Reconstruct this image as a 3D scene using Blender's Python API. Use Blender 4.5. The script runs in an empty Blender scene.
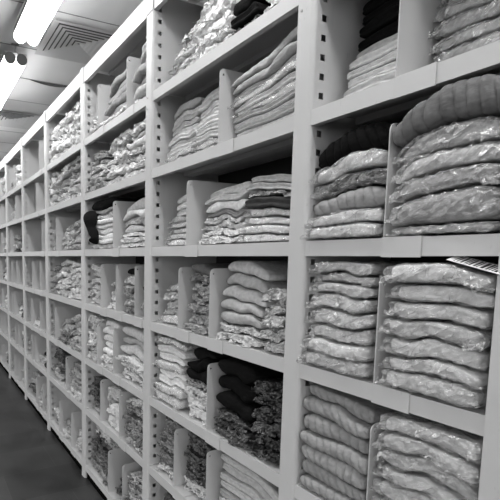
import bpy, bmesh, math, random
from mathutils import Vector, Matrix, noise
C = bpy.context.scene.collection
PI = math.pi

# ------------------------------------------------------------------ camera, world, exposure
EYE = 1.80                     # eye height
FACE = 1.19                    # distance of the rack face from the camera
yaw, pitch = 0.4084, -0.0908
cam_d = bpy.data.cameras.new('camera'); cam = bpy.data.objects.new('camera', cam_d); C.objects.link(cam)
cam.location = (0, 0, EYE)
fw = Vector((-math.cos(yaw)*math.cos(pitch), math.sin(yaw)*math.cos(pitch), math.sin(pitch)))
rt = fw.cross(Vector((0, 0, 1))).normalized(); up = rt.cross(fw)
cam.rotation_euler = Matrix((rt, up, -fw)).transposed().to_euler()
cam_d.sensor_width = 36; cam_d.lens = 418.165/500*36
cam_d.shift_x = (250-99.2)/500; cam_d.shift_y = (294.16-250)/500
cam_d.clip_start = 0.02
bpy.context.scene.camera = cam
bpy.context.scene.cycles.diffuse_bounces = 3

w = bpy.data.worlds.new('world'); bpy.context.scene.world = w; w.use_nodes = True
bg = w.node_tree.nodes['Background']; bg.inputs[0].default_value = (1, 1, 1, 1); bg.inputs[1].default_value = .88
vs = bpy.context.scene.view_settings
vs.view_transform = 'Standard'; vs.look = 'None'; vs.gamma = 1; vs.exposure = 0.74
LAMP = 11.0                     # emission of the ceiling light diffusers

# ------------------------------------------------------------------ materials
def mat(name, g=.5, rough=.5, spec=.5, metal=0.0):
    m = bpy.data.materials.new(name); m.use_nodes = True
    b = m.node_tree.nodes['Principled BSDF']
    b.inputs['Base Color'].default_value = (g, g, g, 1); b.inputs['Roughness'].default_value = rough
    b.inputs['Specular IOR Level'].default_value = spec; b.inputs['Metallic'].default_value = metal
    return m, m.node_tree, b
def nd(nt, t, **k):
    n = nt.nodes.new(t)
    for a, v in k.items(): setattr(n, a, v)
    return n
def noise_node(nt, scale, detail=3, kind=None, rough=.5, dist=0.0, stretch=None, rot=None):
    tc = nd(nt, 'ShaderNodeTexCoord'); n = nd(nt, 'ShaderNodeTexNoise')
    if kind: n.noise_type = kind
    n.inputs['Scale'].default_value = scale; n.inputs['Detail'].default_value = detail
    n.inputs['Roughness'].default_value = rough; n.inputs['Distortion'].default_value = dist
    if kind == 'RIDGED_MULTIFRACTAL':
        n.normalize = False
        n.inputs['Offset'].default_value = 1.0; n.inputs['Gain'].default_value = 2.0; n.inputs['Lacunarity'].default_value = 2.1
    src = tc.outputs['Object']
    oi = nd(nt, 'ShaderNodeObjectInfo'); ad = nd(nt, 'ShaderNodeVectorMath', operation='ADD')
    mu = nd(nt, 'ShaderNodeMath', operation='MULTIPLY'); mu.inputs[1].default_value = 37.0
    nt.links.new(oi.outputs['Random'], mu.inputs[0])
    nt.links.new(src, ad.inputs[0]); nt.links.new(mu.outputs[0], ad.inputs[1])
    out = ad.outputs[0]
    if rot:
        vr = nd(nt, 'ShaderNodeVectorRotate', rotation_type='EULER_XYZ'); vr.inputs['Rotation'].default_value = rot
        nt.links.new(out, vr.inputs['Vector']); out = vr.outputs[0]
    if stretch:
        mp = nd(nt, 'ShaderNodeVectorMath', operation='MULTIPLY'); mp.inputs[1].default_value = stretch
        nt.links.new(out, mp.inputs[0]); out = mp.outputs[0]
    nt.links.new(out, n.inputs['Vector'])
    return n
def maprange(nt, src, a, b, c, d):
    r = nd(nt, 'ShaderNodeMapRange'); r.inputs[1].default_value = a; r.inputs[2].default_value = b
    r.inputs[3].default_value = c; r.inputs[4].default_value = d; nt.links.new(src, r.inputs[0]); return r.outputs[0]
def mixc(nt, fac, a, b):
    m = nd(nt, 'ShaderNodeMix', data_type='RGBA')
    if hasattr(fac, 'links'): nt.links.new(fac, m.inputs[0])
    else: m.inputs[0].default_value = fac
    for s, i in ((a, 6), (b, 7)):
        if hasattr(s, 'links'): nt.links.new(s, m.inputs[i])
        else: m.inputs[i].default_value = (s, s, s, 1)
    return m.outputs[2]
def bump(nt, h, strength, dist, target):
    b = nd(nt, 'ShaderNodeBump'); b.inputs['Strength'].default_value = strength; b.inputs['Distance'].default_value = dist
    nt.links.new(h, b.inputs['Height']); nt.links.new(b.outputs[0], target); return b

def creases(nt, scale, widths=(.05, .06)):
    """fold lines of crumpled film: (mask of the thin ridges, height of the facets)"""
    ms = []; hs = []
    for k, (sc, st, wd) in enumerate(((scale, (.30, 1, 1.5), widths[0]), (scale*1.6, (1.4, 1, .5), widths[1]))):
        n = noise_node(nt, sc, 1.5, dist=.35, stretch=st, rot=(.0, .6 if k == 0 else -.3, 0))
        a = nd(nt, 'ShaderNodeMath', operation='SUBTRACT'); a.inputs[1].default_value = .5; nt.links.new(n.outputs[0], a.inputs[0])
        b = nd(nt, 'ShaderNodeMath', operation='ABSOLUTE'); nt.links.new(a.outputs[0], b.inputs[0])
        ms.append(maprange(nt, b.outputs[0], 0, wd, 1, 0)); hs.append(maprange(nt, b.outputs[0], 0, .18, 1, 0))
    mx = nd(nt, 'ShaderNodeMath', operation='MAXIMUM'); nt.links.new(ms[0], mx.inputs[0]); nt.links.new(ms[1], mx.inputs[1])
    # creases fade in and out over the surface
    pn = noise_node(nt, scale*.8, 2); pm = maprange(nt, pn.outputs[0], .38, .62, .15, 1)
    fm = nd(nt, 'ShaderNodeMath', operation='MULTIPLY'); nt.links.new(mx.outputs[0], fm.inputs[0]); nt.links.new(pm, fm.inputs[1])
    h = nd(nt, 'ShaderNodeMath', operation='MULTIPLY_ADD'); nt.links.new(hs[1], h.inputs[0]); h.inputs[1].default_value = .45; nt.links.new(hs[0], h.inputs[2])
    return fm.outputs[0], h.outputs[0]
def tone_source(nt, g):
    oi = nd(nt, 'ShaderNodeObjectInfo')
    return mixc(nt, oi.outputs['Random'], g*.82, min(1, g*1.14))
def fabric(name, g):
    m, nt, b = mat(name, g, .9, .15)
    n = noise_node(nt, 60, 4)
    base = mixc(nt, maprange(nt, n.outputs[0], .3, .7, 0, 1), g*.82, min(1, g*1.1))
    mm = nd(nt, 'ShaderNodeMix', data_type='RGBA', blend_type='MULTIPLY'); mm.inputs[0].default_value = 1
    oi = nd(nt, 'ShaderNodeObjectInfo'); v = maprange(nt, oi.outputs['Random'], 0, 1, .84, 1.1)
    nt.links.new(base, mm.inputs[6]); nt.links.new(v, mm.inputs[7]); nt.links.new(mm.outputs[2], b.inputs['Base Color'])
    n2 = noise_node(nt, 24, 4, stretch=(1, 1, 2.2))
    bump(nt, n2.outputs[0], .5, .012, b.inputs['Normal'])
    b.inputs['Sheen Weight'].default_value = .0
    return m
def wrapped(name, g):            # cloth seen through tightly crumpled clear film
    m, nt, b = mat(name, g, .32, .6)
    crease, hgt = creases(nt, 24)
    if g < .1: crease = maprange(nt, crease, .5, 1, 0, .8)
    film = min(.9, g+.34)
    base = mixc(nt, crease, g, film)
    mm = nd(nt, 'ShaderNodeMix', data_type='RGBA', blend_type='MULTIPLY'); mm.inputs[0].default_value = 1
    oi = nd(nt, 'ShaderNodeObjectInfo'); v = maprange(nt, oi.outputs['Random'], 0, 1, .82, 1.12)
    nt.links.new(base, mm.inputs[6]); nt.links.new(v, mm.inputs[7]); nt.links.new(mm.outputs[2], b.inputs['Base Color'])
    bump(nt, hgt, .8, .009, b.inputs['Normal'])
    b.inputs['Coat Weight'].default_value = .6; b.inputs['Coat Roughness'].default_value = .15
    return m
TONE = dict(w=.88, p=.74, l=.55, m=.34, g=.17, d=.06, k=.006)
TONE_WORD = dict(w='white', p='pale', l='light grey', m='mid grey', g='grey', d='dark grey', k='black')
FAB = {t: fabric('fabric_'+t, g) for t, g in TONE.items()}
WRAP = {t: wrapped('wrapped_'+t, g) for t, g in TONE.items()}

def film_material():
    m = bpy.data.materials.new('clear_film'); m.use_nodes = True; nt = m.node_tree; nt.nodes.clear()
    out = nd(nt, 'ShaderNodeOutputMaterial'); mx = nd(nt, 'ShaderNodeMixShader'); tr = nd(nt, 'ShaderNodeBsdfTransparent')
    gl = nd(nt, 'ShaderNodeBsdfGlossy'); gl.inputs['Roughness'].default_value = .22
    df = nd(nt, 'ShaderNodeBsdfDiffuse'); df.inputs[0].default_value = (.9, .9, .9, 1)
    m2 = nd(nt, 'ShaderNodeMixShader'); m2.inputs[0].default_value = .45
    nt.links.new(gl.outputs[0], m2.inputs[1]); nt.links.new(df.outputs[0], m2.inputs[2])
    cr, hgt = creases(nt, 17, (.05, .03))
    crease = maprange(nt, cr, 0, 1, 0, .9)
    lw = nd(nt, 'ShaderNodeLayerWeight'); lw.inputs[0].default_value = .25
    f = maprange(nt, lw.outputs['Facing'], 0, 1, .26, .50)
    mxm = nd(nt, 'ShaderNodeMath', operation='MAXIMUM'); nt.links.new(crease, mxm.inputs[0]); nt.links.new(f, mxm.inputs[1])
    nt.links.new(mxm.outputs[0], mx.inputs[0]); nt.links.new(tr.outputs[0], mx.inputs[1]); nt.links.new(m2.outputs[0], mx.inputs[2])
    b = bump(nt, hgt, .9, .009, gl.inputs['Normal']); nt.links.new(b.outputs[0], df.inputs['Normal'])
    nt.links.new(mx.outputs[0], out.inputs[0])
    return m
FILM = film_material()

def steel_mat():
    m, nt, b = mat('painted_steel', .68, .42, .45)
    n = noise_node(nt, 2.2, 4); base = mixc(nt, maprange(nt, n.outputs[0], .3, .7, 0, 1), .56, .61)
    n3 = noise_node(nt, 90, 2, stretch=(1, 1, .3))
    sc = maprange(nt, n3.outputs[0], .70, .76, 0, .35)
    nt.links.new(mixc(nt, sc, base, .42), b.inputs['Base Color'])
    return m
STEEL = steel_mat()
BACK_SHADE, _, _ = mat('back_shade_dark', .03, .7, .2)  # near-black tone stands in for the shade deep in the bays
DARKM, _, _ = mat('gap_shade_black', .006, .9, .0)  # black that paints the shade in the gap below the base rail
SCREW, _, _ = mat('zinc_screw', .5, .3, .5, .8)

def ceiling_mat():
    m, nt, b = mat('ceiling_tiles', .6, .85, .2)
    n = noise_node(nt, 1.3, 3); nt.links.new(mixc(nt, maprange(nt, n.outputs[0], .3, .7, 0, 1), .76, .84), b.inputs['Base Color'])
    return m
CEIL = ceiling_mat()
JOINT, _, _ = mat('ceiling_joint', .28, .8, .2)
VENT, _, _ = mat('vent_white', .62, .5, .4)
VENTD, _, _ = mat('vent_dark', .12, .8, .1)

def floor_mat():
    m, nt, b = mat('vinyl_tiles', .06, .38, .4)
    tc = nd(nt, 'ShaderNodeTexCoord'); br = nd(nt, 'ShaderNodeTexBrick')
    br.offset = 0.5; br.inputs['Scale'].default_value = 1; br.inputs['Brick Width'].default_value = .9; br.inputs['Row Height'].default_value = .4
    br.inputs['Mortar Size'].default_value = .003; br.inputs['Mortar Smooth'].default_value = .5
    br.inputs['Color1'].default_value = (.024, .024, .024, 1); br.inputs['Color2'].default_value = (.040, .040, .040, 1)
    br.inputs['Mortar'].default_value = (.05, .05, .05, 1)
    mp = nd(nt, 'ShaderNodeMapping'); mp.inputs['Rotation'].default_value = (0, 0, PI/2); mp.inputs['Location'].default_value = (.13, .12, 0)
    nt.links.new(tc.outputs['Object'], mp.inputs[0]); nt.links.new(mp.outputs[0], br.inputs[0])
    n = noise_node(nt, 3.5, 5); f = maprange(nt, n.outputs[0], .3, .75, .65, 1.6)
    mm = nd(nt, 'ShaderNodeMix', data_type='RGBA', blend_type='MULTIPLY'); mm.inputs[0].default_value = 1
    nt.links.new(br.outputs[0], mm.inputs[6]); nt.links.new(f, mm.inputs[7]); nt.links.new(mm.outputs[2], b.inputs['Base Color'])
    nt.links.new(maprange(nt, n.outputs[0], .3, .7, .3, .5), b.inputs['Roughness'])
    return m
FLOOR = floor_mat()

def emit_mat():
    m = bpy.data.materials.new('prismatic_diffuser'); m.use_nodes = True; nt = m.node_tree; nt.nodes.clear()
    out = nd(nt, 'ShaderNodeOutputMaterial'); em = nd(nt, 'ShaderNodeEmission'); em.inputs[1].default_value = LAMP
    tc = nd(nt, 'ShaderNodeTexCoord'); ck = nd(nt, 'ShaderNodeTexChecker'); ck.inputs['Scale'].default_value = 60
    ck.inputs[1].default_value = (1, 1, 1, 1); ck.inputs[2].default_value = (.93, .93, .93, 1)
    nt.links.new(tc.outputs['Object'], ck.inputs[0]); nt.links.new(ck.outputs[0], em.inputs[0]); nt.links.new(em.outputs[0], out.inputs[0])
    return m
GLOW = emit_mat()
CAP, _, _ = mat('lamp_end_cap', .22, .5, .4)
ROD, _, _ = mat('lamp_rod', .2, .4, .4)
PAPER, _, _ = mat('white_paper', .8, .6, .3)
INK, _, _ = mat('black_ink', .02, .6, .3)

# ------------------------------------------------------------------ mesh helpers
def link_mesh(name, verts, faces, m, parent=None, loc=(0, 0, 0), smooth=False):
    me = bpy.data.meshes.new(name); me.from_pydata([tuple(v) for v in verts], [], faces); me.update()
    if smooth:
        me.polygons.foreach_set('use_smooth', [True]*len(me.polygons))
    for mm in (m if isinstance(m, (list, tuple)) else [m]): me.materials.append(mm)
    o = bpy.data.objects.new(name, me); C.objects.link(o); o.location = loc
    if parent: o.parent = parent
    return o
class MB:
    def __init__(s): s.v = []; s.f = []
    def box(s, x0, x1, y0, y1, z0, z1):
        n = len(s.v); s.v += [(x, y, z) for x in (x0, x1) for y in (y0, y1) for z in (z0, z1)]
        s.f += [tuple(n+i for i in q) for q in ((0, 1, 3, 2), (4, 6, 7, 5), (0, 4, 5, 1), (2, 3, 7, 6), (0, 2, 6, 4), (1, 5, 7, 3))]
    def prism(s, pts, a, b, axis):      # 2D outline extruded along axis
        n = len(s.v); k = len(pts)
        for t in (a, b):
            for p, q in pts:
                s.v.append({'x': (t, p, q), 'y': (p, t, q), 'z': (p, q, t)}[axis])
        s.f += [(n+i, n+(i+1) % k, n+k+(i+1) % k, n+k+i) for i in range(k)]
        s.f += [tuple(n+i for i in reversed(range(k))), tuple(n+k+i for i in range(k))]
    def quad(s, *p):
        n = len(s.v); s.v += list(p); s.f.append(tuple(range(n, n+len(p))))
    def build(s, name, m, parent=None, bevel=0, smooth=False):
        o = link_mesh(name, s.v, s.f, m, parent, smooth=smooth)
        bm = bmesh.new(); bm.from_mesh(o.data)
        bmesh.ops.remove_doubles(bm, verts=bm.verts, dist=1e-6)
        bmesh.ops.recalc_face_normals(bm, faces=bm.faces)
        bm.to_mesh(o.data); bm.free()
        if bevel:
            b = o.modifiers.new('bevel', 'BEVEL'); b.width = bevel; b.segments = 2; b.limit_method = 'ANGLE'
        return o
def empty(name, loc, label, cat, group=None):
    o = bpy.data.objects.new(name, None); C.objects.link(o); o.location = loc; o.empty_display_size = .05
    o['label'] = label; o['category'] = cat
    if group: o['group'] = group
    return o
def parent_keep(o, p):
    o.parent = p; o.location = Vector(o.location) - Vector(p.location)

# ------------------------------------------------------------------ setting
CEIL_Z = EYE+1.72
fl = link_mesh('floor', [(-40, -30, 0), (30, -30, 0), (30, 2.4, 0), (-40, 2.4, 0)], [(0, 1, 2, 3)], FLOOR); fl['kind'] = 'structure'
wl = MB(); wl.box(-16, 2.6, 1.9, 1.95, 0, CEIL_Z); wl = wl.build('wall_light_blocker', BACK_SHADE); wl['kind'] = 'structure'  # unseen wall, added to stop light leaking in from behind
ce = MB(); ce.box(-16, 2.6, -4, 2.4, CEIL_Z, CEIL_Z+.05); ce = ce.build('ceiling', CEIL); ce['kind'] = 'structure'
T0 = -2.975
jt = MB()
for k in range(-9, 18):
    x = T0-.6*k
    if x > 2.9: continue
    jt.box(x-.004, x+.004, -3, 2.4, CEIL_Z-.003, CEIL_Z-.0005)
for y in (-2.05, -.85, .35, 1.55): jt.box(-14, 3, y-.002, y+.002, CEIL_Z-.003, CEIL_Z-.0005)
jt = jt.build('trim_ceiling_joints', JOINT); jt['kind'] = 'structure'
# one tile sags at its edge
sg = MB(); n = 16
xa, xb = T0-1.2-.006, T0-1.79
sagf = lambda y: .030*max(0, math.sin(PI*min(1, max(0, (y-1.06)/.46))))
vg = MB()
for i in range(n):
    y0, y1 = .95+.6*i/n, .95+.6*(i+1)/n
    z0, z1 = CEIL_Z-.004-sagf(y0), CEIL_Z-.004-sagf(y1)
    sg.quad((xa, y0, z0), (xa, y1, z1), (xb, y1, CEIL_Z-.004), (xb, y0, CEIL_Z-.004))
    vg.quad((xa+.002, y0, CEIL_Z-.0035), (xa+.002, y1, CEIL_Z-.0035), (xa+.002, y1, z1+.002), (xa+.002, y0, z0+.002))
sg = sg.build('ceiling_tile', CEIL, smooth=True); vg.build('open_gap', VENTD, sg)
sg['label'] = 'square ceiling tile with a sagging edge and dark gap, between the two air vents'; sg['category'] = 'ceiling tile'

def vent(x0, x1, y0, y1, label):
    r = empty('ceiling_vent', ((x0+x1)/2, (y0+y1)/2, CEIL_Z), label, 'vent', 'square air vents in the ceiling')
    cx, cy = (x0+x1)/2, (y0+y1)/2; hx, hy = (x1-x0)/2, (y1-y0)/2
    def ring(mb, a, b, z0, z1, slope=0.0):
        # square ring between half size ratios a (outer) and b (inner), inner edge raised
        o = [(-1, -1), (1, -1), (1, 1), (-1, 1)]
        for i in range(4):
            p, q = o[i], o[(i+1) % 4]
            A = (p[0]*hx*a, p[1]*hy*a, z0); B = (q[0]*hx*a, q[1]*hy*a, z0)
            Cc = (q[0]*hx*b, q[1]*hy*b, z1); Dd = (p[0]*hx*b, p[1]*hy*b, z1)
            mb.quad(A, B, Cc, Dd); up_ = .003
            mb.quad(*[(v[0], v[1], v[2]+up_) for v in (Dd, Cc, B, A)])
            mb.quad(A, B, (B[0], B[1], B[2]+up_), (A[0], A[1], A[2]+up_)); mb.quad(Dd, Cc, (Cc[0], Cc[1], Cc[2]+up_), (Dd[0], Dd[1], Dd[2]+up_))
    f = MB(); ring(f, 1.22, 1.0, -.022, -.008); f.build('frame', VENT, r)
    for a in (.97, .81, .65, .49, .33, .17):
        s = MB(); ring(s, a, a-.125, -.018, -.010); s.build('louver', VENT, r)
    b = MB(); b.box(-hx*.99, hx*.99, -hy*.99, hy*.99, -.0065, -.0055); b.build('backing', VENTD, r)
vent(-3.56, -3.10, 1.02, 1.50, 'louvred square air vent beside the nearer twin tube lamp')
vent(-5.66, -5.18, .86, 1.38, 'louvred square air vent past the sagging tile, farther one')

def lamp(x1, yc, label, group='twin tube ceiling lamps', L=1.22):
    z = EYE+1.592; r = empty('ceiling_lamp', (x1-L/2, yc, z), label, 'lamp', group)
    for s in (-1, 1):
        pts = [(s*.047+.046*math.cos(2*PI*i/12+.26), .046*math.sin(2*PI*i/12+.26)) for i in range(12)]
        d = MB(); d.prism(pts, -L/2, L/2, 'x'); do = d.build('diffuser', (GLOW, VENT), r)
        for pl in do.data.polygons:
            if pl.normal.z > .2: pl.material_index = 1      # opaque reflector above the tube
        for e in (-1, 1):
            c = MB(); pts2 = [(p*1.0, q*1.02) for p, q in pts]; c.prism(pts2, e*(L/2+.0005), e*(L/2+.008), 'x'); c.build('end_cap', CAP, r)
    sp = MB(); sp.box(-L/2, L/2, -.094, .094, .046, .052); sp.build('housing', VENT, r)
    for e in (-1, 1):
        q = MB(); x = e*(L/2-.02); q.box(x-.003, x+.003, -.003, .003, .05, CEIL_Z-z-.004); q.build('rod', ROD, r)
        q = MB(); q.box(x-.012, x+.012, -.03, .03, CEIL_Z-z-.010, CEIL_Z-z-.004); q.build('bracket', ROD, r)
lamp(-1.95, .79, 'twin tube prismatic lamp hanging at the upper edge, nearer of two')
lamp(-3.53, .79, 'twin tube prismatic lamp with grey round end caps, farther of two')
lamp(-5.11, .79, 'twin tube prismatic lamp beyond the farther vent')
lamp(-6.69, .79, 'twin tube prismatic lamp at the far end of the aisle')
for i, x in enumerate((-.37, 1.21)):
    lamp(x, .79, ('twin tube prismatic lamp over the nearest bay', 'twin tube prismatic lamp behind the viewpoint')[i])
for i, x in enumerate((1.21, -1.95, -5.11)):  # unseen second row, added as fill light on the rack front
    lamp(x, -1.3, ('added fill lamp of an unseen second row, first', 'added fill lamp of an unseen second row, middle', 'added fill lamp of an unseen second row, last')[i])

# ------------------------------------------------------------------ the rack
PITCH = 1.0083
def PX(k): return -(1.0793+(k-1)*PITCH) if k > 0 else -.5026
RAILS = [('G', .064), ('F', .54), ('E', .951), ('D', 1.383), ('C', 1.80), ('B', 2.223), ('A', 2.630), ('T', 3.093)]
BASE = dict(T=2.680, A=2.273, B=1.850, C=1.433, D=1.001, E=.590, F=.114)    # rows by the shelf they stand on
ROWNAME = dict(T=0, A=1, B=2, C=3, D=4, E=5, F=6)
ORD = ['first', 'second', 'third', 'fourth', 'fifth', 'sixth', 'seventh', 'eighth', 'ninth', 'tenth', 'eleventh', 'twelfth']
BAY = ['', 'nearest bay', 'second bay', 'third bay', 'fourth bay', 'fifth bay', 'sixth bay', 'seventh bay', 'eighth bay']
def shelf_words(b, row):
    i = ROWNAME[row]
    if b == 1: return {1: 'highest visible shelf', 2: 'second visible shelf', 3: 'third visible shelf', 4: 'lowest visible shelf', 0: 'top shelf', 5: 'sixth shelf', 6: 'bottom shelf'}[i]
    return ['top shelf', 'second shelf', 'third shelf', 'fourth shelf', 'fifth shelf', 'sixth shelf', 'bottom shelf'][i]
DEPTH = .45; H = 3.2
def post(x, parent):
    mb = MB(); y0, y1, z1 = FACE-.006, FACE+.080, H
    prof = [(x, y0)] + [(x+.050, y0)] + [(x+.050+.015*math.sin(a), y0+.015-.015*math.cos(a)) for a in (.4, .8, 1.2, PI/2)]
    for (a, b), (c, d) in zip(prof[:-1], prof[1:]): mb.quad((a, b, 0), (c, d, 0), (c, d, z1), (a, b, z1))
    mb.quad((x, y0, 0), (x, y1, 0), (x, y1, z1), (x, y0, z1))
    mb.quad((x, y0, z1), (x+.06, y0, z1), (x+.06, y1, z1), (x, y1, z1))
    xr = x+.065; ya, yb, yc, yd = y0+.015, FACE+.027, FACE+.047, y1
    mb.quad((xr, ya, 0), (xr, yb, 0), (xr, yb, z1), (xr, ya, z1)); mb.quad((xr, yc, 0), (xr, yd, 0), (xr, yd, z1), (xr, yc, z1))
    z = 0; k = 0; prev = 0
    while True:
        c = .040+.06*k; k += 1
        if c > z1-.03: break
        mb.quad((xr, yb, prev), (xr, yc, prev), (xr, yc, c-.010), (xr, yb, c-.010)); prev = c+.010
    mb.quad((xr, yb, prev), (xr, yc, prev), (xr, yc, z1), (xr, yb, z1))
    # thin return of the slotted flange, behind the slots it is open and dark
    mb.quad((x, y1, 0), (x+.065, y1, 0), (x+.065, y1, z1), (x, y1, z1))
    o = mb.build('post', STEEL, parent)
    return o
PLAST = [None]
for b in range(1, 9):
    xl, xr = PX(b), PX(b-1)
    il = xl+.067
    lab = ('light grey steel shelving bay at the right edge, nearest of the run' if b == 1 else
           'light grey slotted steel shelving bay, %s counted from the right edge' % ORD[b-1])
    r = empty('shelving_bay', (xl, FACE, 0), lab, 'shelving', 'steel shelving bays in one run')
    r0 = bpy.data.objects.new('tmp', None)
    parts = [post(xl, None)]
    if b == 1: parts.append(post(xr, None))
    p = MB(); p.box(xl+.058, xl+.061, FACE+.081, FACE+DEPTH, .02, H-.02); parts.append(p.build('side_panel', STEEL))
    if b == 1:
        p = MB(); p.box(xr+.058, xr+.061, FACE+.081, FACE+DEPTH, .02, H-.02); parts.append(p.build('side_panel', STEEL))
    p = MB(); p.box(xl+.0585, xr+.0575, FACE+DEPTH+.001, FACE+DEPTH+.004, .02, H-.02); parts.append(p.build('back_shade_panel', BACK_SHADE))  # added sheet: blocks light from behind, its dark colour paints the shade
    p = MB(); p.box(xl+.004, xl+.046, FACE-.0095, FACE-.0065, 0, .034); parts.append(p.build('foot', STEEL, bevel=.003))
    p = MB(); p.box(xl+.068, xr-.002, FACE+.012, FACE+.03, 0, .0625); parts.append(p.build('gap_shade_strip', DARKM))  # dark strip painting the shade under the lowest rail, not a real part
    for nm, z in RAILS:
        hgt = .107 if nm == 'T' else .050
        zt = z+hgt
        p = MB(); y0 = FACE
        xs0, xs1 = xl+.062, xr-.0005
        # folded front edge: face, bottom return and its small upturned lip, then the board
        p.box(xs0, xs1, y0, y0+.002, z, zt)
        p.box(xs0, xs1, y0+.002, y0+.026, z, z+.002)
        p.box(xs0, xs1, y0+.024, y0+.026, z+.002, z+.012)
        p.box(xs0+.002, xs1+.05 if False else xs1, y0+.002, y0+DEPTH-.004, zt-.0035, zt-.0015)
        sh = p.build('shelf', STEEL)
        ri = MB(); ri.box(xs0+.01, xs1-.01, y0+.20, y0+.26, zt-.026, zt-.0037); rb = ri.build('stiffener', STEEL)
        rb.parent = sh
        if nm == 'T':
            cp = MB(); cp.box(xl, xl+.0655, y0-.010, y0-.0065, z-.002, zt+.002); cpo = cp.build('joint_plate', STEEL, bevel=.001); parts.append(cpo)
        parts.append(sh)
    for z in (2.60, 2.66, 3.11, 3.15, 3.18):
        for dx in (.014, .040):
            s = MB(); s.prism([(xl+dx+.004*math.cos(t*PI/4), z+.004*math.sin(t*PI/4)) for t in range(8)], FACE-.0125 if z > 3 else FACE-.0085, FACE-.010 if z > 3 else FACE-.0062, 'y')
            if dx == .014 or z > 3: parts.append(s.build('screw', SCREW))
    for o in parts: parent_keep(o, r)
    bpy.data.objects.remove(r0)

# ------------------------------------------------------------------ dividers
DIV = {1: dict(A=[-.757], B=[-.763], C=[-.766], D=[-.766]),
       2: dict(A=[-1.480], B=[-1.700], C=[-1.757, -1.512], D=[-1.514], E=[-1.771, -1.505]),
       3: dict(T=[-2.776, -2.338], B=[-2.525], C=[-2.723, -2.478, -2.217], D=[-2.788, -2.515], E=[-2.733, -2.421], F=[-2.596, -2.370]),
       4: dict(B=[-3.773], D=[-3.83], E=[-3.516], F=[-3.715, -3.377]),
       5: dict(T=[-4.325], A=[-4.465], B=[-4.249], C=[-4.683, -4.346], D=[-4.753, -4.365], E=[-4.75, -4.595], F=[-4.574, -4.30]),
       6: dict(T=[-5.85, -5.598], A=[-5.50], B=[-5.86], C=[-5.841, -5.521], D=[-5.86, -5.68], E=[-5.66, -5.45], F=[-5.75, -5.50]),
       7: dict(T=[-6.6], A=[-6.75, -6.5], B=[-6.55], C=[-6.7], D=[-6.6], E=[-6.72, -6.45], F=[-6.6]),
       8: dict()}
DH = .312
def divider(b, row, x, label):
    z0 = BASE[row]; y0 = FACE
    r = empty('shelf_divider', (x, y0, z0), label, 'divider', 'grey steel shelf dividers')
    R = .022; dp = .36
    top = [(R-R*math.cos(t*PI/10)+.001, DH-R+R*math.sin(t*PI/10)) for t in range(6)]
    pts = [(.001, .0035)]+top+[(dp-.05, DH), (dp, DH-.05), (dp, .0035)]
    # outline with a round hole near the front top corner: two loops bridged
    bm = bmesh.new()
    outer = [bm.verts.new((0, p, q)) for p, q in pts]
    hc = (.020, DH-.024); hr = .0045
    hole = [bm.verts.new((0, hc[0]+hr*math.cos(t*PI/6), hc[1]+hr*math.sin(t*PI/6))) for t in range(12)]
    es = [bm.edges.new((outer[i], outer[(i+1) % len(outer)])) for i in range(len(outer))]
    es += [bm.edges.new((hole[i], hole[(i+1) % 12])) for i in range(12)]
    bmesh.ops.triangle_fill(bm, edges=es, use_beauty=True)
    for f in list(bm.faces):
        c = f.calc_center_median()
        if (c.y-hc[0])**2+(c.z-hc[1])**2 < (hr*.8)**2: bm.faces.remove(f)
    ex = bmesh.ops.extrude_face_region(bm, geom=bm.faces[:]); bmesh.ops.translate(bm, vec=(.0022, 0, 0), verts=[v for v in ex['geom'] if isinstance(v, bmesh.types.BMVert)])
    bmesh.ops.recalc_face_normals(bm, faces=bm.faces)
    me = bpy.data.meshes.new('plate'); bm.to_mesh(me); bm.free(); me.materials.append(STEEL)
    o = bpy.data.objects.new('plate', me); C.objects.link(o); o.parent = r
    g = MB(); g.box(.0022, .100, .001, dp, .0005, .0022); g.build('base_plate', STEEL, r)
    g = MB(); g.box(0, .100, -.0035, -.0008, -.053, .0022); g.build('front_lip', STEEL, r)
for b, rows in DIV.items():
    for row, xs in rows.items():
        for i, x in enumerate(xs):
            wd = '' if len(xs) == 1 else (('left-hand ', 'right-hand ') if len(xs) == 2 else ('left-hand ', 'middle ', 'right-hand '))[i]
            divider(b, row, x, '%sgrey steel divider plate on the %s of the %s' % (wd, shelf_words(b, row), BAY[b]))

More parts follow.
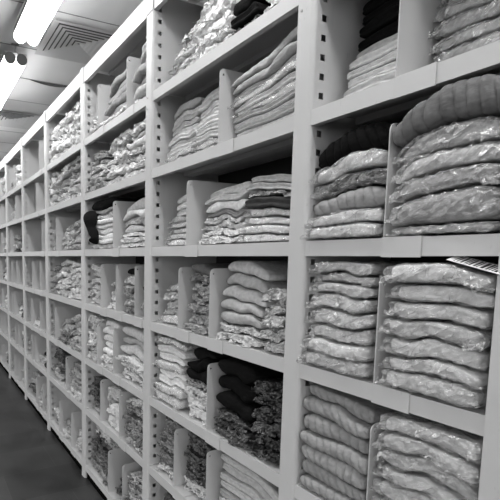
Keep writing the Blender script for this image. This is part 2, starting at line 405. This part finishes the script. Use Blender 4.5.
# ------------------------------------------------------------------ garments
def interp(c, u):
    if len(c) == 1: return c[0]
    t = max(0, min(1, u))*(len(c)-1); i = min(int(t), len(c)-2); f = t-i; f = f*f*(3-2*f)
    return c[i]*(1-f)+c[i+1]*f
def pillow(x0, x1, fb, ft, fy, depth, ns, nf, q, sd, crump=0., freq=22., groove=0., lobes=None, shrink=0., gmin=.4, box=True):
    """a soft folded slab: rounded nose along its front, tapered ends; returns verts, faces (world coordinates)"""
    V = []; F = []; nt_ = 4; nl = nf+2*nt_
    for i in range(ns+1):
        s = i/ns; s = s*.6+.4*(.5-.5*math.cos(PI*s))
        x = x0+(x1-x0)*s
        g = max(gmin, (1-abs(2*s-1)**q)**(1/q)) if 0 < s < 1 else gmin
        g2 = max(.3, g)
        b, t = fb(s)+shrink, ft(s)-shrink
        hz = max(.002, (t-b)/2); zc = (t+b)/2; zc = b+hz*(.85+.15*g2) ; hz *= g
        R = min(.04, max(.009, hz*1.15)); yf = fy(s)+(1-g)*.016+shrink
        row = []
        for j in range(nf):
            ph = -PI/2+PI*j/(nf-1); cs = math.cos(ph) if 0 < j < nf-1 else 0.
            sn = math.sin(ph)
            y = yf+R*(1-max(0, cs)**(.5 if box else .7)); z = zc+hz*(abs(sn)**(.68 if box else .85))*(1 if sn > 0 else -1)
            if groove: y += groove*math.exp(-(ph/.22)**2)*g
            row.append([y, z, cs, sn])
        for k in range(1, nt_+1): row.append([yf+R+(depth-R)*k/nt_*(1. if k < nt_ else .97), zc+hz*(1 if k < nt_ else .6), 0, 1])
        for k in range(nt_, 0, -1): row.append([yf+R+(depth-R)*k/nt_*(1. if k < nt_ else .97), zc-hz*(1 if k < nt_ else .6), 0, -1])
        for y, z, cs, sn in row:
            xx = x
            if lobes:
                p, dpt = lobes
                a = abs(math.sin(PI*((x+.007*sn+.016*noise.noise((x*11, sd, z*14)))/p+sd)))
                e = dpt*(1-a**.28); y += e*max(0, cs)+e*.1; z -= e*.35*sn
            if crump:
                P = Vector((xx*freq+sd*13.1, y*freq*.8+sd*3.7, z*freq*1.5))
                r1 = 1-abs(noise.noise(P))*2.2; r2 = 1-abs(noise.noise(P*2.3+Vector((5, 2, 9))))*2.2
                if crump > .013:
                    Q = Vector((x*9+sd*5.3, sd, z*14)); y += crump*.9*noise.noise(Q)*(.4+max(0, cs)); z -= sn*crump*.45*max(0, noise.noise(Q*1.3+Vector((4, 4, 4))))
                e = crump*max(0, min(1, (1-(.65*r1+.35*r2))*.9))
                y += e*(.25+max(0, cs)); z -= e*.55*sn
                xx += crump*.6*noise.noise(P*.7+Vector((0, 9, 0)))
            V.append((xx, y, z))
    for i in range(ns):
        for j in range(nl):
            a, b2 = i*nl+j, i*nl+(j+1) % nl
            F.append((a, b2, b2+nl, a+nl))
    F.append(tuple(range(nl-1, -1, -1))); F.append(tuple(ns*nl+j for j in range(nl)))
    return V, F
def place(name, V, F, m, org, parent=None, lim=None):
    if lim: V = [(min(max(a, lim[0]), lim[1]), b, c) for a, b, c in V]
    V = [(a-org[0], b-org[1], c-org[2]) for a, b, c in V]
    return link_mesh(name, V, F, m, parent, (0, 0, 0) if parent else org, smooth=True)

def flap(V, F, x, z, y, rnd, zmin, k=1., zmax=9.):
    """loose crinkled end of the plastic bag, part of the bag's own sheet"""
    n = 6; o = len(V); wx, wz = k*(.018+.02*rnd.random()), k*(.016+.016*rnd.random()); t = rnd.random()*9
    for i in range(n):
        for j in range(n):
            u, v = i/(n-1), j/(n-1)
            q = noise.noise((u*3+t, v*3, t)); q2 = noise.noise((u*3, v*3+t, 4.))
            V.append((x-.004+wx*u+.01*q, y-.010+.012*u+.014*q2, min(zmax, max(zmin, z-wz*.2-wz*v*.7+wz*.8*(1-u)*q))))
    for i in range(n-1):
        for j in range(n-1): F.append((o+i*n+j, o+i*n+j+1, o+(i+1)*n+j+1, o+(i+1)*n+j))
KIND_WORD = {'B': 'bagged sweater', 'W': 'garment in crumpled plastic', 'F': 'folded garment', 'R': 'thick rolled garment', 'C': 'ribbed folded sweater', 'S': 'soft folded sweater'}
KIND_NAME = {'B': 'bagged_sweater', 'W': 'wrapped_garment', 'F': 'folded_garment', 'R': 'rolled_garment', 'C': 'ribbed_sweater', 'S': 'folded_sweater'}
def parse(s):
    out = []
    for tok in s.split():
        c = tok[:2]; wgt = 1.; n = 1
        for q in tok[2:].replace('*', ' *').replace(':', ' :').split():
            if q[0] == '*': n = int(q[1:])
            else: wgt = float(q[1:])
        out += [(c[0], c[1], wgt)]*n
    return out
COUNT = [0]
def stack(b, row, x0, x1, tops, items, y0=.03, lean=.0, where='only', seed=None, var=.25, ragged=.012, slide=.0):
    """items listed from the bottom up; tops = stack height above the shelf at left .. right"""
    z0 = BASE[row]+.0035
    items = parse(items); n = len(items); COUNT[0] += 1
    sd = COUNT[0]*7+(seed or 0); rnd = random.Random(sd)
    if b > 1 and sum(it[0] in 'WS' for it in items) > n/2: var = max(var, .5 if sum(it[0] == 'W' for it in items) > n/2 else .3); ragged = max(ragged, .022)
    gname = 'garments in the %s stack, %s, %s' % (where, shelf_words(b, row), BAY[b])
    ctr = 5
    wts = [[it[2]*(1+var*(rnd.random()*2-1)*.6+var*(rnd.random()*2-1)*.5) for _ in range(ctr)] for it in items]
    cum = [[0]*ctr]
    for wv in wts: cum.append([c+a for c, a in zip(cum[-1], wv)])
    tot = cum[-1]
    near = b <= 2
    for i, (kd, tn, wg) in enumerate(items):
        f = (i+.5)/n
        yb = FACE+y0+lean*f+(rnd.random()-.5)*2*ragged
        yv = [yb+(rnd.random()-.5)*ragged for _ in range(4)]
        fy = lambda s, yv=yv: interp(yv, s)
        xa = x0+rnd.random()*ragged*1.2+slide*f; xb = x1-rnd.random()*ragged*1.2
        U = lambda s, xa=xa, xb=xb: (xa+(xb-xa)*s-x0)/(x1-x0)
        lo = lambda s, i=i, U=U: z0+interp(tops, U(s))*interp(cum[i], U(s))/interp(tot, U(s))
        hi = lambda s, i=i, U=U: z0+interp(tops, U(s))*interp(cum[i+1], U(s))/interp(tot, U(s))-.0012
        pos = n-1-i; lim = (x0-.0006, x1+.001)
        pw = 'topmost' if pos == 0 else ('lowest' if i == 0 else ORD[pos]+' from top')
        label = '%s %s, %s, %s stack, %s, %s' % (TONE_WORD[tn], KIND_WORD[kd], pw, where, shelf_words(b, row), BAY[b])
        if n == 1: label = '%s %s lying alone at the %s, %s, %s' % (TONE_WORD[tn], KIND_WORD[kd], where, shelf_words(b, row), BAY[b])
        org = ((xa+xb)/2, yb, lo(.5)); dpt = min(.31, FACE+DEPTH-.02-yb)
        ns = 56 if b == 1 else (36 if b == 2 else (26 if b == 3 else 16)); nf = 15 if b == 1 else (13 if b == 2 else 9)
        if kd == 'B':
            r = empty(KIND_NAME[kd], org, label, 'garment', gname)
            V, F = pillow(xa+.012, xb-.010, lo, hi, fy, dpt, ns, nf, 8, sd+i, crump=.005, freq=14, shrink=.0035)
            o = place('sweater', V, F, FAB[tn], org, r, lim)
            V, F = pillow(xa-.002, xb+.002, lo, hi, lambda s: fy(s)-.007, dpt+.008, int(ns*1.4), nf+4, 9, sd+i+.5, crump=.012, freq=34, shrink=.0)
            if near: flap(V, F, xa, (lo(.05)+hi(.05))/2, fy(0), rnd, lo(0)+.001, 1., hi(0))
            if near and rnd.random() < .5: flap(V, F, xb-.03, (lo(.9)+hi(.9))/2, fy(1), rnd, lo(1)+.001, 1., hi(1))
            place('plastic_bag', V, F, FILM, org, r, lim)
            continue
        if kd == 'W':
            V, F = pillow(xa, xb, lo, hi, fy, dpt, int(ns*1.6), nf+4, 7, sd+i, gmin=.6, crump=.024 if n < 7 else .017, freq=36 if b < 4 else 30); m = WRAP[tn]
            for k in range(0 if kd != 'W' or b > 6 else 4):
                u = .9*rnd.random(); u2 = min(1, u+.12); flap(V, F, xa+(xb-xa)*u, lo(u)+(hi(u)-lo(u))*(.3+.5*rnd.random()), fy(u), rnd, max(lo(u), lo(u2))+.001, 1.25, min(hi(u), hi(u2)))
        elif kd == 'C': V, F = pillow(xa, xb, lo, hi, fy, dpt, 120, nf, 5, sd+i, crump=.003, freq=12, lobes=(.028, .011), box=False); m = FAB[tn]
        elif kd == 'R': V, F = pillow(xa, xb, lo, hi, fy, dpt, ns, nf, 3.2, sd+i, crump=.006, freq=9, box=False); m = FAB[tn]
        elif kd == 'S': V, F = pillow(xa, xb, lo, hi, fy, dpt, ns, nf, 3.0, sd+i, crump=.008, freq=13, box=False); m = FAB[tn]
        else: V, F = pillow(xa, xb, lo, hi, fy, dpt, ns, nf, 5, sd+i, crump=.004, freq=12, groove=.010); m = FAB[tn]
        o = place(KIND_NAME[kd], V, F, m, org, None, lim)
        o['label'] = label; o['category'] = 'garment'; o['group'] = gname

# --- nearest bay
stack(1, 'A', -1.005, -.768, [.34, .35, .35], 'Fp*2 Fp:.8*4 Fk*4', .10, .07, 'left-hand', slide=.02)
stack(1, 'A', -.750, -.508, [.34, .35, .35], 'Bp:.8 Bl:.8*8', .12, .04, 'right-hand')
stack(1, 'B', -1.0135, -.768, [.29, .315, .335, .335, .325], 'Bp:.9 Bp:.9 Cm:1.25 Bd:1.1 Bp:1.1 Ck:1.6', -.006, .01, 'left-hand', var=.15)
stack(1, 'B', -.752, -.506, [.31, .345, .367, .362, .345], 'Bm:.6 Bm:1.7 Bm:1.1 Bl:1.1 Bl:1.2 Cg:1.9', -.004, .0, 'right-hand', var=.15)
stack(1, 'C', -1.0135, -.778, [.345, .350, .345], 'Bp Bp Bp:1.2 Bp:1.1 Bp:1. Bl:.8 Bl:.7 Bl:.9', -.008, .016, 'left-hand', slide=.025)
stack(1, 'C', -.750, -.506, [.345, .350, .325], 'Bp:1.2 Bp:.9 Bp:1.1 Bl Bp:1.1 Bp Bp:1.1', -.006, .0, 'right-hand', var=.18)
stack(1, 'D', -1.0135, -.772, [.365, .355, .34], 'Cm*3 Cm:1.1 Cm:1.1 Cm:1.1 Cm:.8', -.006, .012, 'left-hand', var=.35)
stack(1, 'D', -.750, -.506, [.355, .36, .36], 'Bl*7', .0, .0, 'right-hand')
# --- second bay
stack(2, 'T', -1.985, -1.725, [.13, .23, .32], 'Ww*6', .05, .05, 'left-hand', ragged=.02)
stack(2, 'T', -1.72, -1.475, [.33, .37, .38], 'Ww*7', .03, .04, 'second', ragged=.02)
stack(2, 'T', -1.465, -1.295, [.36, .38, .38], 'Wd:.7 Fk:.6 Rk*4', .03, .03, 'third')
stack(2, 'T', -1.285, -1.09, [.36, .38, .38], 'Ww*4 Wp*3', .03, .03, 'right-hand', ragged=.02)
stack(2, 'A', -1.995, -1.74, [.29, .31, .31], 'Bp*2 Fp*7 Sl:1.6', .06, .04, 'left-hand')
stack(2, 'A', -1.735, -1.492, [.27, .29, .30], 'Bp*2 Fp*7', .06, .02, 'middle')
stack(2, 'A', -1.470, -1.088, [.255, .275, .335], 'Bp:.8 Fp:.7 Fl:.6 Fp:.6 Fl:.7 Bp:.9 Fp:.9 Bp:1 Fl:.7 Sl:1.2 Sl:1.2', .07, -.03, 'right-hand', var=.3)
stack(2, 'B', -1.99, -1.712, [.27, .29, .28], 'Bw*5 Fw:1.2*2 Sp:1.5', .06, .08, 'left-hand')
stack(2, 'B', -1.685, -1.37, [.25, .26, .27], 'Ww*4 Fm:.6 Sw:1.3 Fp:.8 Fp:1.2', .05, .05, 'middle')
stack(2, 'B', -1.365, -1.088, [.27, .26, .23], 'Bw*3 Bw Fd:1.2 Wm:.8 Fl*2:.8', .03, .03, 'right-hand')
stack(2, 'C', -1.99, -1.775, [.20, .22, .20], 'Bw Wp*3 Bw', .04, .03, 'left-hand')
stack(2, 'C', -1.745, -1.53, [.33, .33, .30], 'Wm*5 Wg Sg', .03, .03, 'second')
stack(2, 'C', -1.492, -1.235, [.35, .345, .31], 'Wp:.8*2 Rl:1.1*2 Rp:1.1 Rl:1.2 Rl:1.3', .02, .05, 'third')
stack(2, 'C', -1.230, -1.088, [.24, .25, .24], 'Wl*5', .02, .02, 'right-hand')
stack(2, 'D', -2.00, -1.735, [.355, .36, .345], 'Bw:1.2*2 Fw*2 Bw Fw*2 Bw', .01, .02, 'left-hand')
stack(2, 'D', -1.73, -1.528, [.35, .35, .345], 'Ww Ww Wp Wm:.6 Rk*3:1.1', .02, .02, 'second')
stack(2, 'D', -1.495, -1.26, [.345, .35, .34], 'Wd:.7*3 Rk*3:1.4', .015, .015, 'third')
stack(2, 'D', -1.255, -1.088, [.31, .33, .32], 'Wk*2 Wd Wk*3', .02, .0, 'right-hand')
stack(2, 'E', -1.99, -1.785, [.31, .32, .31], 'Wl Wg*7', .04, .03, 'left-hand')
stack(2, 'E', -1.755, -1.52, [.30, .31, .30], 'Wp*2 Wd*6', .03, .03, 'middle')
stack(2, 'E', -1.485, -1.088, [.31, .31, .27], 'Wp*3 Fl*5', .03, .04, 'right-hand')
stack(2, 'F', -1.99, -1.60, [.33, .33, .33], 'Wd*3 Sd*3 Wd', .04, .03, 'left-hand')
stack(2, 'F', -1.58, -1.10, [.33, .33, .33], 'Wl*4 Wp*3', .04, .03, 'right-hand')
# --- third bay
stack(3, 'T', -3.02, -2.80, [.18, .20, .22], 'Ww*2 Wp*2', .03, .05, 'left-hand')
stack(3, 'T', -2.755, -2.36, [.24, .30, .32], 'Ww:.7 Rm*5', .02, .05, 'middle', ragged=.025)
stack(3, 'T', -2.315, -2.10, [.32, .36, .38], 'Ww:.7 Rl Rm*5', .01, .04, 'right-hand', ragged=.02)
stack(3, 'A', -3.02, -2.70, [.30, .29, .26], 'Wm*2 Wl*3 Wm Wl', .03, .03, 'left-hand', ragged=.02)
stack(3, 'A', -2.69, -2.40, [.28, .33, .34], 'Ww*4 Wp*3', .02, .02, 'middle', ragged=.02)
stack(3, 'A', -2.39, -2.10, [.34, .34, .35], 'Ww*2 Wp*2 Sp*2 Ww*2', .02, .02, 'right-hand', ragged=.02)
stack(3, 'B', -3.0, -2.54, [.35, .355, .36], 'Wp Sw*2 Sw*3 Wl Sm:.8 Sk:2', .03, -.01, 'left-hand')
stack(3, 'B', -2.50, -2.10, [.27, .31, .32], 'Ww*3:.7 Rp Wl Rp Rp:1.3', .03, .03, 'right-hand')
stack(3, 'C', -3.02, -2.74, [.31, .30, .30], 'Wp*6', .03, .03, 'left-hand')
stack(3, 'C', -2.70, -2.495, [.19, .20, .20], 'Ww*2 Wp*2', .04, .04, 'second')
stack(3, 'C', -2.455, -2.235, [.28, .29, .29], 'Wm*4 Wp Sk', .03, .03, 'third')
stack(3, 'C', -2.195, -2.10, [.24, .25, .25], 'Wl Wg*2 Sd*2', .03, .02, 'right-hand')
stack(3, 'D', -3.02, -2.805, [.35, .34, .33], 'Ww*4 Wp*2', .02, .02, 'left-hand')
stack(3, 'D', -2.765, -2.535, [.33, .34, .33], 'Ww*2 Rw*2 Rp Rw Rp', .02, .02, 'middle')
stack(3, 'D', -2.495, -2.10, [.34, .34, .33], 'Ww*3 Sp:1.3 Sl Sp:1.3', .02, .02, 'right-hand')
stack(3, 'E', -3.02, -2.75, [.26, .27, .27], 'Wm Wd*4', .04, .03, 'left-hand')
stack(3, 'E', -2.71, -2.44, [.28, .29, .28], 'Ww Ww:1.6 Wl:1.8', .02, .02, 'middle')
stack(3, 'E', -2.40, -2.10, [.29, .31, .29], 'Wl Wg*4 Wp', .02, .02, 'right-hand')
stack(3, 'F', -3.02, -2.62, [.36, .33, .28], 'Wg*2 Wd*3 Wl:1.3', .03, .03, 'left-hand')
stack(3, 'F', -2.575, -2.39, [.12, .14, .14], 'Wd Sk', .04, .03, 'middle')
stack(3, 'F', -2.345, -2.10, [.28, .29, .30], 'Wd*2 Wm*2 Wg Wl', .02, .02, 'right-hand')
# --- fourth bay
stack(4, 'T', -4.02, -3.80, [.33, .34, .35], 'Ww*5', .02, .03, 'left-hand', ragged=.02)
stack(4, 'T', -3.79, -3.47, [.35, .36, .38], 'Ww*5', .02, .03, 'middle', ragged=.02)
stack(4, 'T', -3.43, -3.11, [.38, .39, .38], 'Wp*6', .02, .03, 'right-hand', ragged=.02)
stack(4, 'A', -4.02, -3.88, [.34, .34, .34], 'Ww*6', .02, .02, 'left-hand')
stack(4, 'A', -3.84, -3.48, [.28, .33, .34], 'Wp*2 Wm*2 Wl*2', .02, .02, 'middle', ragged=.02)
stack(4, 'A', -3.47, -3.11, [.35, .35, .35], 'Ww Wl*2 Wm*3', .02, .02, 'right-hand', ragged=.02)
stack(4, 'B', -4.02, -3.80, [.20, .22, .20], 'Wm*2 Wl*2', .03, .03, 'left-hand')
stack(4, 'B', -3.75, -3.44, [.16, .22, .24], 'Wl*3 Wm', .03, .03, 'middle', ragged=.02)
stack(4, 'B', -3.43, -3.11, [.24, .26, .27], 'Wm*2 Wl Wm Wl', .03, .03, 'right-hand', ragged=.02)
stack(4, 'C', -4.02, -3.86, [.27, .28, .28], 'Wm*5', .03, .03, 'left-hand')
stack(4, 'C', -3.85, -3.48, [.30, .34, .33], 'Ww*3 Wp*3', .01, .03, 'middle', ragged=.02)
stack(4, 'C', -3.47, -3.11, [.33, .31, .33], 'Ww*2 Wp*2 Ww*2', .01, .03, 'right-hand', ragged=.02)
stack(4, 'D', -4.02, -3.85, [.18, .20, .18], 'Wm*3', .03, .03, 'left-hand')
stack(4, 'D', -3.81, -3.46, [.14, .22, .26], 'Wg*2 Wl*2', .03, .03, 'middle', ragged=.02)
stack(4, 'D', -3.45, -3.11, [.27, .31, .32], 'Wm Wl*3 Wp', .02, .03, 'right-hand', ragged=.02)
stack(4, 'E', -4.02, -3.78, [.30, .30, .28], 'Wl Wg*2 Wd*2', .03, .03, 'left-hand')
stack(4, 'E', -3.77, -3.54, [.28, .20, .16], 'Sk*2 Sd', .08, .03, 'middle')
stack(4, 'E', -3.49, -3.11, [.27, .29, .29], 'Wp Wm*3 Wg', .02, .03, 'right-hand')
stack(4, 'F', -4.02, -3.74, [.15, .16, .15], 'Wl*2 Wp', .03, .03, 'left-hand')
stack(4, 'F', -3.69, -3.40, [.14, .16, .15], 'Wl*2 Wm', .03, .03, 'middle')
stack(4, 'F', -3.35, -3.11, [.18, .2, .2], 'Wl*3', .03, .03, 'right-hand')
# --- fifth bay and beyond (upper shelves of the fifth bay are empty)
stack(5, 'C', -5.02, -4.86, [.06, .07, .06], 'Wg', .06, 0, 'left end')
stack(5, 'D', -4.73, -4.42, [.10, .13, .11], 'Wp Wm', .05, .02, 'middle')
stack(5, 'E', -5.02, -4.77, [.2, .2, .2], 'Wm*3', .04, .02, 'left-hand')
stack(5, 'E', -4.56, -4.36, [.10, .1, .1], 'Wl*2', .04, .02, 'middle')
stack(5, 'E', -4.35, -4.12, [.24, .26, .25], 'Sd*2 Sk*2', .04, .02, 'right-hand')
stack(5, 'F', -5.02, -4.60, [.26, .30, .25], 'Wd*2 Wl Wm', .03, .02, 'left-hand')
stack(5, 'F', -4.55, -4.33, [.2, .2, .2], 'Wl*3', .03, .02, 'middle')
stack(5, 'F', -4.28, -4.12, [.28, .28, .28], 'Wm*4', .03, .02, 'right-hand')
stack(5, 'C', -4.67, -4.36, [.10, .12, .10], 'Wm*2', .12, .02, 'middle')  # dark stacks down to the sixth bay's bottom shelf, added to deepen the shade
stack(5, 'D', -5.02, -4.77, [.16, .2, .2], 'Wg*3', .10, .02, 'left-hand')
stack(5, 'D', -4.35, -4.12, [.2, .24, .22], 'Wg*2 Wd', .08, .02, 'right-hand')
stack(5, 'E', -4.735, -4.61, [.2, .24, .22], 'Wd*3', .08, .02, 'second')
stack(6, 'C', -6.03, -5.86, [.2, .22, .2], 'Wd*3', .08, .02, 'left-hand')
stack(6, 'C', -5.50, -5.13, [.12, .16, .14], 'Wd Wg', .12, .02, 'right-hand')
stack(6, 'D', -6.03, -5.88, [.2, .22, .2], 'Wd*3', .06, .02, 'left-hand')
stack(6, 'E', -5.64, -5.47, [.2, .22, .2], 'Wd*3', .08, .02, 'middle')
stack(6, 'F', -5.73, -5.52, [.2, .22, .2], 'Wd*3', .08, .02, 'middle')
stack(7, 'F', -6.57, -6.14, [.2, .24, .22], 'Wd*2 Wl', .04, .02, 'right-hand')
stack(7, 'A', -6.48, -6.14, [.1, .14, .12], 'Wl*2', .06, .02, 'right-hand')
stack(6, 'T', -5.83, -5.62, [.12, .14, .14], 'Wm*2', .04, .02, 'middle')
stack(6, 'T', -5.56, -5.13, [.24, .26, .24], 'Wp*2 Ww', .02, .02, 'right-hand', ragged=.03)
stack(6, 'A', -6.03, -5.72, [.12, .14, .14], 'Wl*2', .04, .02, 'left-hand')
stack(6, 'A', -5.70, -5.53, [.2, .22, .2], 'Wp*3', .02, .02, 'right-hand')
stack(6, 'B', -5.84, -5.50, [.22, .24, .22], 'Wk Ww:.5 Wm*2', .04, .02, 'middle')
stack(6, 'B', -5.48, -5.13, [.06, .08, .08], 'Ww', .03, .02, 'right end')
stack(6, 'D', -5.66, -5.42, [.16, .2, .18], 'Wp*2 Wm', .04, .02, 'middle')
stack(6, 'D', -5.40, -5.13, [.28, .3, .28], 'Wd*2 Wl Wp', .03, .02, 'right-hand')
stack(6, 'E', -6.03, -5.70, [.18, .2, .18], 'Wm*3', .04, .02, 'left-hand')
stack(6, 'E', -5.42, -5.13, [.24, .24, .2], 'Wg*2 Ww', .04, .02, 'right-hand')
stack(6, 'F', -6.03, -5.78, [.22, .22, .22], 'Wm*3', .04, .02, 'left-hand')
stack(6, 'F', -5.47, -5.13, [.22, .24, .22], 'Wl*3', .04, .02, 'right-hand')
stack(7, 'T', -6.57, -6.14, [.26, .3, .28], 'Wp*4', .02, .02, 'right-hand', ragged=.02)
stack(7, 'B', -6.52, -6.14, [.22, .26, .24], 'Wp*2 Wl*2', .02, .02, 'right-hand', ragged=.02)
stack(7, 'C', -6.66, -6.40, [.16, .2, .2], 'Wd*2 Wm', .04, .02, 'middle')
stack(7, 'C', -6.38, -6.14, [.26, .34, .34], 'Wp*4 Ww', .0, .02, 'right-hand', ragged=.02)
stack(7, 'D', -6.56, -6.14, [.2, .24, .22], 'Wp*3', .03, .02, 'right-hand')
stack(7, 'E', -6.41, -6.14, [.12, .14, .16], 'Ww Wl', .03, .02, 'right-hand')

# black garments spilling down the front of the pale stack in the third bay
def limp(points, label, m, name='draped_garment'):
    me = bpy.data.meshes.new(name); bm = bmesh.new(); vs_ = [bm.verts.new(p[:3]) for p in points]
    for a, b2 in zip(vs_[:-1], vs_[1:]): bm.edges.new((a, b2))
    bm.to_mesh(me); bm.free()
    o = bpy.data.objects.new(name, me); C.objects.link(o)
    sk = o.modifiers.new('skin', 'SKIN')
    for i, p in enumerate(points): me.skin_vertices[0].data[i].radius = (p[3], p[4])
    me.skin_vertices[0].data[0].use_root = True
    ss = o.modifiers.new('sub', 'SUBSURF'); ss.levels = 2; ss.render_levels = 2
    me.materials.append(m); o['label'] = label; o['category'] = 'garment'
    return o
limp([(-2.95, 1.225, 2.125, .05, .03), (-2.90, 1.185, 2.10, .065, .03), (-2.86, 1.172, 2.055, .06, .026), (-2.86, 1.172, 2.01, .036, .022), (-2.81, 1.172, 1.965, .042, .022), (-2.78, 1.172, 1.93, .03, .02), (-2.83, 1.174, 1.895, .048, .02)],
     'black crumpled garment hanging down over pale folded clothes, third shelf, third bay', FAB['k'])

# barcode tag lying on the topmost bag of the right-hand stack under the level rail
tg = empty('barcode_tag', (-.600, 1.176, 1.791), 'white card tag with black bars on the topmost bag, right edge, under level rail', 'tag')
tg.rotation_euler = (math.radians(16), math.radians(17), 0)
g = MB(); g.box(0, .12, 0, .045, 0, .0006); g.build('card', PAPER, tg)
g = MB(); x = .012; rr = random.Random(4)
while x < .108:
    wd = rr.choice((.0022, .004, .006)); g.box(x, x+wd, .006, .042, .0007, .0009); g.box(x, x+wd, .006, .042, -.0003, -.0001); x += wd+rr.choice((.0025, .004, .0055))
g.build('barcode', INK, tg)
print('stacks', COUNT[0], 'objects', len(bpy.data.objects))
